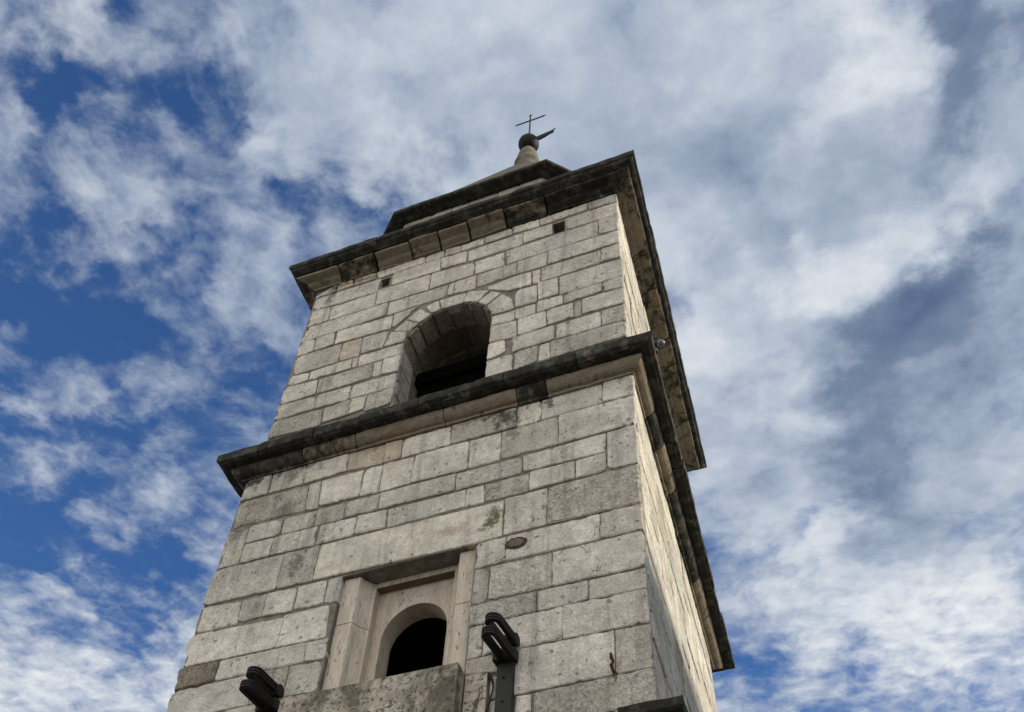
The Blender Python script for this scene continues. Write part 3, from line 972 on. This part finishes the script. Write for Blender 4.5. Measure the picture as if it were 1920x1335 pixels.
# ------------------------------------------------------------------ cornices
def course(bm, prof, rect, over, zb, cuts, crusts, gap=0.006, wob=0.010, jit=0.006):
    """Moulded course round the tower made of separate blocks. prof: (outward at the front, height)."""
    x0, x1, y0, y1 = rect
    kF, kR, kB, kL = 1.0, over[1] / over[0], over[2] / over[0], over[3] / over[0]
    sides = {
        'F': (lambda s, o, h: (s, y0 - o * kF, zb + h), lambda o: x0 - o * kL, lambda o: x1 + o * kR),
        'R': (lambda s, o, h: (x1 + o * kR, s, zb + h), lambda o: y0 - o * kF, lambda o: y1 + o * kB),
        'B': (lambda s, o, h: (s, y1 + o * kB, zb + h), lambda o: x0 - o * kL, lambda o: x1 + o * kR),
        'L': (lambda s, o, h: (x0 - o * kL, s, zb + h), lambda o: y0 - o * kF, lambda o: y1 + o * kB)}
    for sd, (fn, lo, hi) in sides.items():
        if sd not in cuts:
            continue
        cc = [None] + cuts[sd] + [None]
        if cuts.get(sd + '0') is not None:
            cc[0] = cuts[sd + '0']
        if cuts.get(sd + '1') is not None:
            cc[-1] = cuts[sd + '1']
        for i in range(len(cc) - 1):
            a, b = cc[i], cc[i + 1]
            do, dh = random.uniform(-jit, jit), random.uniform(-jit, jit) * 0.7
            ha, hb = prof[0][1], prof[-1][1]
            ring = list(prof) + [(-0.10, hb), (-0.10, ha)]
            mid_lo = a if a is not None else lo(0)
            mid_hi = b if b is not None else hi(0)
            nseg = max(2, int((mid_hi - mid_lo) / 0.07))
            rings = []
            for q in range(nseg + 1):
                t = q / nseg
                vs = []
                for pi_, (o_, h_) in enumerate(ring):
                    inner = pi_ >= len(prof)
                    oo = o_ + (0 if inner else do)
                    A = (a + gap) if a is not None else lo(oo)
                    B = (b - gap) if b is not None else hi(oo)
                    s = A + (B - A) * t
                    if not inner:
                        wk = wob if sd == 'F' else wob * 0.55
                        w = noise.noise(Vector((s * 2.3 + ord(sd), 0.3, zb))) * wk * 0.6 + noise.noise(Vector((s * 3.1 + ord(sd), o_ * 9, h_ * 9 + zb))) * wk * 0.6 + noise.noise(Vector((s * 9.0 + ord(sd), o_ * 14, h_ * 14 + zb))) * wk * 0.7 - max(0.0, noise.noise(Vector((s * 4.0 + 7.7, h_ * 6, ord(sd) + zb))) - 0.36) * wk * 4.5
                        if 0 < q < nseg:
                            oo += w
                        elif (q == 0 and a is not None) or (q == nseg and b is not None):
                            oo += w - 0.006
                    vs.append(bm.verts.new(TW(*fn(s, oo, h_ + dh * (0 if inner else 1)))))
                rings.append(vs)
            fs = []
            m = len(ring)
            for q in range(nseg):
                for k in range(m):
                    fs.append(bm.faces.new((rings[q][k], rings[q][(k + 1) % m], rings[q + 1][(k + 1) % m], rings[q + 1][k])))
            fs.append(bm.faces.new(rings[0][::-1]))
            fs.append(bm.faces.new(rings[-1]))
            cv = crusts[sd][i % len(crusts[sd])]
            paint(bm, fs, (0.4, 0.32, 0.2), (cv, 0.3, random.random()))


LOW = (0.0, W, 0.0, D)
UPP = (0.077, 5.45, 0.0547, 6.096)
# middle cornice
bm = bmesh.new()
layers(bm)
prof = [(0.0, 0.0), (0.028, 0.0), (0.034, 0.014), (0.030, 0.032), (0.046, 0.038), (0.075, 0.046), (0.108, 0.068), (0.135, 0.100), (0.152, 0.140), (0.155, 0.172), (0.150, 0.180)]
course(bm, prof, LOW, (0.3075, 0.325, 0.453, 0.352), Z1,
       {'F': [0.95, 1.75, 3.02, 4.02, 4.42], 'R': [0.75, 1.35, 2.2, 3.0, 4.1, 5.0], 'B': [1.4, 2.9, 4.2], 'L': [1.2, 2.6, 4.1]},
       {'F': [0.80, 0.55, 0.20, 0.20, 0.80, 0.18], 'R': [0.25, 0.85, 0.3, 0.7, 0.8, 0.35, 0.2], 'B': [0.5], 'L': [0.7]})
prof = [(0.12, 0.184), (0.262, 0.184), (0.266, 0.196), (0.280, 0.200), (0.302, 0.214), (0.3075, 0.235), (0.3075, 0.335), (0.296, 0.358), (0.20, 0.385), (-0.07, 0.43)]
course(bm, prof, LOW, (0.3075, 0.325, 0.453, 0.352), Z1,
       {'F': [0.30, 1.15, 1.82, 2.70, 3.90, 4.86], 'R': [0.9, 1.9, 2.8, 3.7, 4.55, 5.3], 'B': [1.1, 2.4, 3.9], 'L': [1.0, 2.2, 3.6, 5.0]},
       {'F': [0.85, 0.95, 0.95, 0.90, 0.9, 0.88, 0.86], 'R': [0.95], 'B': [0.85], 'L': [0.95]}, wob=0.017, jit=0.011)
recalc(bm)
finish('middle_cornice', bm, M['crust'], tower, BASE)

# top cornice
bm = bmesh.new()
layers(bm)
prof = [(0.0, 0.0), (0.030, 0.0), (0.034, 0.028), (0.044, 0.034), (0.075, 0.046), (0.110, 0.066), (0.128, 0.088), (0.132, 0.104), (0.146, 0.108), (0.175, 0.112), (0.235, 0.120), (0.268, 0.126), (0.284, 0.138), (0.286, 0.160), (0.276, 0.172)]
course(bm, prof, UPP, (0.4194, 0.4066, 0.597, 0.409), Z2,
       {'F': [0.60, 1.28, 1.93, 2.45, 2.98, 3.62, 4.32], 'R': [1.3, 2.1, 3.2, 4.3, 5.2], 'B': [1.2, 2.6, 4.0], 'L': [1.3, 2.4, 3.9]},
       {'F': [0.30, 0.55, 0.20, 0.42, 0.25, 0.40, 0.62, 0.85], 'R': [0.42, 0.5, 0.45, 0.52, 0.4, 0.35], 'B': [0.5], 'L': [0.6]}, gap=0.017, jit=0.018, wob=0.014)
prof = [(0.16, 0.178), (0.236, 0.178), (0.246, 0.204), (0.286, 0.210), (0.306, 0.226), (0.340, 0.240), (0.372, 0.262), (0.384, 0.290), (0.404, 0.298), (0.4194, 0.318), (0.4194, 0.396), (0.405, 0.4186), (0.2, 0.45), (-0.07, 0.47)]
course(bm, prof, UPP, (0.4194, 0.4066, 0.597, 0.409), Z2,
       {'F': [0.55, 1.35, 2.0, 2.8, 3.75, 4.6], 'R': [1.0, 2.2, 3.4, 4.6, 5.4], 'B': [1.2, 2.6, 4.0], 'L': [1.3, 2.4, 3.9]},
       {'F': [1.0], 'R': [1.0, 0.95], 'B': [0.9], 'L': [0.95]}, gap=0.004, wob=0.015, jit=0.010)
recalc(bm)
finish('top_cornice', bm, M['crust'], tower, BASE)

# stump of a lower string course at the right corner
bm = bmesh.new()
layers(bm)
prof = [(0.0, -0.30), (0.04, -0.30), (0.06, -0.24), (0.13, -0.19), (0.20, -0.15), (0.21, -0.12), (0.28, -0.11), (0.30, -0.09), (0.30, -0.01), (0.285, 0.0), (-0.05, 0.03)]
course(bm, prof, LOW, (0.30, 0.275, 0.3, 0.3), 6.43, {'F': [], 'F0': 5.19, 'R': [], 'R1': 1.6}, {'F': [0.9], 'R': [0.9]}, wob=0.02)
recalc(bm)
finish('string_course', bm, M['crust'], tower, BASE)

# ------------------------------------------------------------------ lower window
win = bpy.data.objects.new('window', None)
COL.objects.link(win)
win.parent = tower


def jamb(footprint, zs):
    bm = bmesh.new()
    for za, zb in zip(zs[:-1], zs[1:]):
        fs = prism(bm, footprint, za + 0.003, zb - 0.003, lambda u, v, a: TW(u, v, a))
    recalc(bm)
    bmesh.ops.bevel(bm, geom=[e for e in bm.edges], offset=0.003, segments=1, affect='EDGES')
    return bm


left_fp = [(1.94, 0.078), (2.140, 0.078), (2.152, 0.095), (2.175, 0.150), (2.210, 0.200), (2.258, 0.252), (2.284, 0.256), (2.284, 0.365), (1.94, 0.365)]
right_fp = [(3.585, 0.078), (3.392, 0.078), (3.382, 0.095), (3.36, 0.150), (3.335, 0.200), (3.296, 0.252), (3.272, 0.256), (3.272, 0.365), (3.585, 0.365)]
for fp, zj in ((left_fp, 8.30), (right_fp, 8.22)):
    finish('jamb', jamb(fp, [7.27, zj, 8.928]), M['vtrav'], win, BASE)
bm = bmesh.new()
bevel_box(bm, 2.287, 3.269, 0.258, 0.365, 8.862, 8.930, TW, 0.003)
recalc(bm)
finish('head_rail', bm, M['vtrav'], win, BASE)
bm = bmesh.new()
bevel_box(bm, 2.290, 3.266, 0.262, 0.364, 8.852, 8.8605, TW, 0.001)
recalc(bm)
finish('head_soffit', bm, M['brown'], win, BASE)
# arched panel, thick enough to line the opening
bm = bmesh.new()
NA = 24
xs = [WX + WR * math.cos(PI * i / NA) for i in range(NA + 1)]
zs = [WS + WR * math.sin(PI * i / NA) for i in range(NA + 1)]
ya, yb, zt, xl, xr, zf = 0.366, 0.640, 8.925, 2.250, 3.300, 7.272
for (ypos, flip) in ((ya, False), (yb, True)):
    P_ = lambda x, z: bm.verts.new(TW(x, ypos, z))
    q = [(xl, zf), (WX - WR, zf), (WX - WR, WS), (xl, WS)]
    bm.faces.new([P_(*t) for t in q])
    q = [(WX + WR, zf), (xr, zf), (xr, WS), (WX + WR, WS)]
    bm.faces.new([P_(*t) for t in q])
    bm.faces.new([P_(*t) for t in [(WX + WR, WS), (xr, WS), (xr, zt), (WX + WR, zt)]])
    bm.faces.new([P_(*t) for t in [(xl, WS), (WX - WR, WS), (WX - WR, zt), (xl, zt)]])
    for i in range(NA):
        bm.faces.new([P_(xs[i], zs[i]), P_(xs[i], zt), P_(xs[i + 1], zt), P_(xs[i + 1], zs[i + 1])])
ar = arch_outline(WX, WR, WS, zf, NA)
A = [bm.verts.new(TW(x, ya, z)) for x, z in ar]
B = [bm.verts.new(TW(x, yb, z)) for x, z in ar]
for i in range(len(ar) - 1):
    bm.faces.new((A[i], A[i + 1], B[i + 1], B[i]))
bmesh.ops.remove_doubles(bm, verts=bm.verts, dist=0.0004)
finish('arch_panel', bm, M['vtrav'], win, BASE)
# sill block, standing out from the wall
bm = bmesh.new()
bevel_box(bm, 1.652, 3.622, -0.222, 0.365, 6.62, 7.270, TW, 0.010)
recalc(bm)
finish('sill', bm, M['htrav'], win, BASE)
# travertine strip beside the sill
bm = bmesh.new()
for za, zb in ((6.1, 6.62), (6.624, 6.93), (6.934, 7.222)):
    bevel_box(bm, 3.640, 3.872, -0.045, 0.10, za, zb, TW, 0.005)
recalc(bm)
finish('side_slab', bm, M['htravc'], win, BASE)

# ------------------------------------------------------------------ octagonal cap
CX, CY = 2.74, 3.07
CT = TW(CX, CY, 17.6)


def oct_pts(hx, hy, leg):
    return [(CX - hx + leg, CY - hy), (CX + hx - leg, CY - hy), (CX + hx, CY - hy + leg), (CX + hx, CY + hy - leg), (CX + hx - leg, CY + hy), (CX - hx + leg, CY + hy), (CX - hx, CY + hy - leg), (CX - hx, CY - hy + leg)]


def oct_shell(bm, levels, sub=1, wob=0.0):
    """levels: (half width, leg, z)"""
    rings = []
    for h, leg, z in levels:
        pts = oct_pts(h, h, leg)
        ring = []
        for i in range(8):
            a, b = pts[i], pts[(i + 1) % 8]
            for s in range(sub):
                x, y = a[0] + (b[0] - a[0]) * s / sub, a[1] + (b[1] - a[1]) * s / sub
                k = noise.noise(Vector((x * 2, y * 2, z * 5))) * wob
                ring.append(bm.verts.new(TW(CX + (x - CX) * (1 + k), CY + (y - CY) * (1 + k), z + k * 0.5)))
        rings.append(ring)
    fs = []
    n = len(rings[0])
    for i in range(len(rings) - 1):
        for k in range(n):
            fs.append(bm.faces.new((rings[i][k], rings[i][(k + 1) % n], rings[i + 1][(k + 1) % n], rings[i + 1][k])))
    fs.append(bm.faces.new(rings[0][::-1]))
    fs.append(bm.faces.new(rings[-1]))
    return fs


# drum of small pale blocks
bm = bmesh.new()
layers(bm)
core_f = oct_shell(bm, [(2.70, 1.36, 15.95), (2.70, 1.36, 17.52)])
paint(bm, core_f, (0.2, 0.18, 0.15), (0, 0, 0), 1)
pts = oct_pts(2.715, 2.715, 1.367)
for i in range(8):
    a, b = Vector(pts[i]), Vector(pts[(i + 1) % 8])
    L = (b - a).length
    t = (b - a).normalized()
    nrm = Vector((-t.y, t.x))
    place = lambda u, v, d, a=a, t=t, nrm=nrm: TW(*(a + t * u + nrm * d), v)
    v = 16.0
    for h in (0.36, 0.38, 0.34, 0.435):
        u = 0.0
        while u < L - 0.02:
            l = random.uniform(0.3, 0.75)
            if u + l > L - 0.22:
                l = L - u
            tt, pp = kind_look(random.choice('nwdsD'))
            stone(bm, [(u, v), (u + l, v), (u + l, v + h), (u, v + h)], place, 0.05, tuple(c * 0.95 for c in tt), (random.uniform(0.2, 0.6), 0.4, random.random()))
            u += l
        v += h
recalc(bm)
finish('drum', bm, [M['sidestone'], M['mortar']], tower, BASE)
bm = bmesh.new()
layers(bm)
fs = oct_shell(bm, [(2.76, 1.39, 17.50), (2.79, 1.40, 17.505), (2.82, 1.41, 17.52), (2.94, 1.455, 17.54), (2.965, 1.465, 17.56), (2.965, 1.465, 17.63), (2.94, 1.455, 17.645), (2.6, 1.3, 17.72)], 14, 0.004)
paint(bm, fs, (0.3, 0.25, 0.2), (1.0, 0.3, 0.37))
recalc(bm)
finish('drum_coping', bm, M['crust'], tower, BASE)
# bell-shaped stone roof
bm = bmesh.new()
lv = []
for i in range(15):
    t = i / 14
    r = 0.29 + 2.56 * (1 - t) ** 1.0
    lv.append((r, r * 0.5, 17.70 + t * 5.72))
oct_shell(bm, lv, 4, 0.003)
recalc(bm)
finish('roof', bm, M['roof'], tower, BASE)
# finial: stone neck, ball, cross, banner vane
fin = bpy.data.objects.new('finial', None)
COL.objects.link(fin)
fin.parent = tower
AXP = TW(2.83, 3.10, 0) - TW(2.83, 3.10, 0).z * Vector((0, 0, 1))
axis = Vector((2.82 + SK * 3.13, 3.13, 0))
bm = bmesh.new()
lathe(bm, [(0.36, 23.20), (0.31, 23.45), (0.295, 23.62), (0.32, 23.68), (0.325, 23.77), (0.31, 23.83), (0.285, 23.86), (0.28, 23.95), (0.268, 24.08), (0.242, 24.24), (0.20, 24.38), (0.145, 24.50), (0.09, 24.56)], axis, 28)
recalc(bm)
finish('stone_neck', bm, M['roof'], fin, BASE, smooth=True)
bm = bmesh.new()
bmesh.ops.create_uvsphere(bm, u_segments=40, v_segments=24, radius=0.262)
bmesh.ops.scale(bm, vec=(1, 1, 1.20), verts=bm.verts)
bmesh.ops.translate(bm, vec=axis + Vector((0, 0, 24.86)), verts=bm.verts)
finish('ball', bm, M['ball'], fin, BASE, smooth=True)
bm = bmesh.new()
tube(bm, [axis + Vector((0, 0, 25.08)), axis + Vector((0, 0, 26.50))], 0.022, 8)
XD = Vector((1, 0, 0))
tube(bm, [axis + Vector((-0.36, 0, 26.19)), axis + Vector((0.375, 0, 26.19))], 0.019, 8)
for c, d in ((axis + Vector((-0.36, 0, 26.19)), Vector((-1, 0, 0))), (axis + Vector((0.375, 0, 26.19)), Vector((1, 0, 0))), (axis + Vector((0, 0, 26.50)), Vector((0, 0, 1)))):
    s = Vector((0, 0, 1)) if abs(d.z) < 0.5 else Vector((1, 0, 0))
    tube(bm, [c - d * 0.01, c + d * 0.075], [0.020, 0.006], 6)
    tube(bm, [c - s * 0.055, c, c + s * 0.055], [0.006, 0.018, 0.006], 6)
recalc(bm)
finish('cross', bm, M['iron'], fin, BASE)
bm = bmesh.new()
ban = [(0.02, 25.09), (0.16, 25.165), (0.30, 25.175), (0.45, 25.155), (0.58, 25.15), (0.735, 25.165), (0.665, 25.10), (0.645, 25.075), (0.70, 25.01), (0.56, 25.005), (0.42, 24.985), (0.28, 24.965), (0.14, 24.95), (0.02, 24.96)]
prism(bm, ban, -0.012, 0.012, lambda u, v, a: axis + Vector((u, a + 0.03 * math.sin(u * 6), v)))
recalc(bm)
finish('weather_vane', bm, M['ball'], fin, BASE)


# ------------------------------------------------------------------ floodlights
def stadium(L, w, n=10):
    """Outline of a long rounded loop in (across, out): straight sides from out=0, rounded outer end."""
    r = w / 2
    pts = [(-r, 0.0)] + [(-r * math.cos(PI * i / n), -(L - r) - r * math.sin(PI * i / n)) for i in range(n + 1)] + [(r, 0.0)]
    return pts


def loop_band(bm, L, w, z0, h, th, c, lean=0.0):
    """Ribbed U-shaped band: three ridges over its height, open slot in the middle."""
    prof = [(0.0, 0.0), (0.010, 0.008), (0.010, 0.026), (0.0, 0.034), (0.010, 0.042), (0.010, 0.060), (0.0, 0.068), (0.010, 0.076), (0.010, 0.094), (0.0, 0.102)]
    k = h / 0.102
    rings = []
    for off, z in prof + [(-th, 0.102), (-th, 0.0)]:
        rings.append([bm.verts.new(c + Vector((x + lean * y, y, z0 + z * k))) for x, y in stadium(L + off, w + 2 * off)])
    m = len(rings)
    n = len(rings[0])
    for i in range(m):
        for j in range(n - 1):
            bm.faces.new((rings[i][j], rings[i][j + 1], rings[(i + 1) % m][j + 1], rings[(i + 1) % m][j]))
    bm.faces.new([r[0] for r in rings][::-1])
    bm.faces.new([r[-1] for r in rings])


def make_floodlight(cx, ztop, label):
    base = TW(cx, -0.02, ztop)
    t = empty('floodlight', base, label, 'floodlight', 'black ribbed floodlights on the tower front')
    z0 = Vector((0, 0, 0))
    bm = bmesh.new()
    bevel_box(bm, -0.084, 0.084, -0.048, 0.008, -1.60, 0.0, bev=0.004)
    recalc(bm)
    br = finish('mounting_bracket', bm, M['anthracite'], t)
    for zz in (-0.21, -0.46, -0.95):
        bm = bmesh.new()
        lathe(bm, [(0.006, -0.004), (0.012, -0.004), (0.012, 0.006), (0.006, 0.010)], z0, 10)
        bmesh.ops.rotate(bm, cent=z0, matrix=Matrix.Rotation(PI / 2, 3, 'X'), verts=bm.verts)
        bmesh.ops.translate(bm, vec=(-0.01, -0.052, zz), verts=bm.verts)
        finish('bolt', bm, M['black'], br)
    bm = bmesh.new()
    bevel_box(bm, -0.112, 0.118, -0.115, 0.006, -0.05, 0.075, bev=0.012)
    recalc(bm)
    finish('clamp', bm, M['black'], t)
    bm = bmesh.new()
    lathe(bm, [(0.05, -0.085), (0.068, -0.08), (0.07, -0.07), (0.07, 0.07), (0.068, 0.08), (0.05, 0.085)], z0, 20)
    bmesh.ops.rotate(bm, cent=z0, matrix=Matrix.Rotation(PI / 2, 3, 'Y'), verts=bm.verts)
    bmesh.ops.translate(bm, vec=(0.055, -0.085, 0.155), verts=bm.verts)
    recalc(bm)
    finish('hinge', bm, M['black'], t)
    for dx, zc, L in ((0.045, 0.120, 0.47), (0.035, -0.050, 0.50)):
        bm = bmesh.new()
        loop_band(bm, L, 0.144, zc, 0.088, 0.036, Vector((dx, -0.03, 0)), 0.04)
        recalc(bm)
        finish('lamp_loop', bm, M['black'], t)
    return t


def copy_tree(o, parent=None):
    c = o.copy()
    COL.objects.link(c)
    if parent is not None:
        c.parent = parent
    for ch in list(o.children):
        copy_tree(ch, c)
    return c


fl = make_floodlight(4.065, 7.315, 'black ribbed floodlight on a long flat bracket, right of the arched window')
fl2 = copy_tree(fl)
fl2.location = TW(1.425, -0.02, 7.30)
fl2['label'] = 'black ribbed floodlight left of the arched window, its bracket mostly out of view'

# cable hanging beside the travertine strip
bm = bmesh.new()
cp = [TW(*q) for q in ((3.868, -0.02, 7.225), (3.885, -0.035, 7.200), (3.905, -0.04, 7.16), (3.932, -0.035, 7.10), (3.938, -0.03, 7.05), (3.925, -0.03, 6.97), (3.905, -0.03, 6.88), (3.885, -0.03, 6.80), (3.872, -0.03, 6.6), (3.872, -0.03, 6.3))]
tube(bm, cp, [0.012, 0.017, 0.015, 0.010, 0.008, 0.008, 0.008, 0.008, 0.008, 0.008], 8)
recalc(bm)
o = finish('cable', bm, M['rubber'], None, TW(3.9, -0.03, 6.3))
o['label'] = 'thin black cable curling down the wall between the sill and the right floodlight'
o['category'] = 'cable'

# rusty iron stub in the joint near the right corner
bm = bmesh.new()
tube(bm, [TW(5.105, 0.02, 7.155), TW(5.108, -0.035, 7.15), TW(5.112, -0.05, 7.10), TW(5.130, -0.045, 7.06), TW(5.112, -0.05, 7.02), TW(5.122, -0.04, 6.975), TW(5.125, 0.0, 6.97)], [0.012, 0.014, 0.017, 0.013, 0.018, 0.015, 0.011], 8)
recalc(bm)
o = finish('iron_hook', bm, M['rust'], None, TW(5.11, 0.0, 7.0))
o['label'] = 'small bent rusty iron hook stuck in the wall near the right corner'
o['category'] = 'hook'

# little glass lamp on top of the middle cornice, on the right side
LP = TW(5.775, 0.02, 11.40)
lamp = empty('glass_lamp', LP, 'small lamp with a clear glass dome standing on the middle cornice at the right side', 'lamp')
bm = bmesh.new()
lathe(bm, [(0.06, -0.03), (0.07, -0.02), (0.07, 0.05), (0.05, 0.06)], Vector((0, 0, 0)), 16)
tube(bm, [Vector((0, 0, 0.03)), Vector((0.04, -0.02, 0.10)), Vector((0.10, -0.03, 0.12))], 0.018, 8)
recalc(bm)
finish('lamp_base', bm, M['black'], lamp, smooth=True)
bm = bmesh.new()
bmesh.ops.create_uvsphere(bm, u_segments=20, v_segments=12, radius=0.05)
bmesh.ops.translate(bm, vec=(0.125, -0.02, 0.09), verts=bm.verts)
finish('glass_dome', bm, M['glass'], lamp, smooth=True)

# oval patch let into a stone right of the lintel
bm = bmesh.new()
layers(bm)
ov = [(4.085 + 0.125 * math.cos(2 * PI * i / 18) * (1 + 0.05 * math.sin(i * 2.1)), 8.80 + 0.072 * math.sin(2 * PI * i / 18) * (1 + 0.06 * math.cos(i * 1.7))) for i in range(18)]
prism(bm, ov, -0.009, 0.02, lambda u, v, a: TW(u, a, v))
iv = [(4.085 + (x - 4.085) * 0.72, 8.80 + (z - 8.80) * 0.70) for x, z in ov]
fs = prism(bm, iv, -0.013, 0.0, lambda u, v, a: TW(u, a, v), 1)
recalc(bm)
paint(bm, [f for f in bm.faces if f.material_index == 0], (0.085, 0.075, 0.06), (0.2, 0.6, 0.3), 0)
paint(bm, [f for f in bm.faces if f.material_index == 1], (0.26, 0.20, 0.155), (0.2, 1.0, 0.6), 1)
finish('oval_patch', bm, [M['sidestone'], M['sidestone']], tower, BASE)

# ------------------------------------------------------------------ the house across the square whose roof shades the foot of the sunlit side
dist = 30.0
top = 7.45 + (dist + 5.0) * SUN_DIR.z / math.hypot(SUN_DIR.x, SUN_DIR.y)
hd = Vector((SUN_DIR.x, SUN_DIR.y, 0)).normalized()
hn = Vector((-hd.y, hd.x, 0))
hc = Vector((5.3, 1.5, 0)) + hd * dist
house = empty('house', hc, 'ochre plastered house with a red tiled roof across the square, right of the tower', 'house')


def HP(u, v, z):
    return hd * u + hn * v + Vector((0, 0, z))


bm = bmesh.new()
box_faces(bm, 0.5, 9.5, -16, 16, 0, top - 1.8, HP)
recalc(bm)
wl = finish('wall', bm, M['plaster'], house)
bm = bmesh.new()
prism(bm, [(-0.4, top - 2.0), (-0.4, top - 1.85), (5.0, top), (10.4, top - 1.85), (10.4, top - 2.0)], -16.5, 16.5, lambda u, v, a: HP(u, a, v))
recalc(bm)
finish('roof', bm, M['tile'], house)
for fl_ in range(6):
    for k in range(8):
        bm = bmesh.new()
        zz = 1.2 + fl_ * 3.6
        vv = -13.5 + k * 3.8
        bevel_box(bm, 0.40, 0.52, vv, vv + 1.2, zz, zz + 1.9, HP, 0.02)
        recalc(bm)
        finish('window', bm, M['wood'], house)
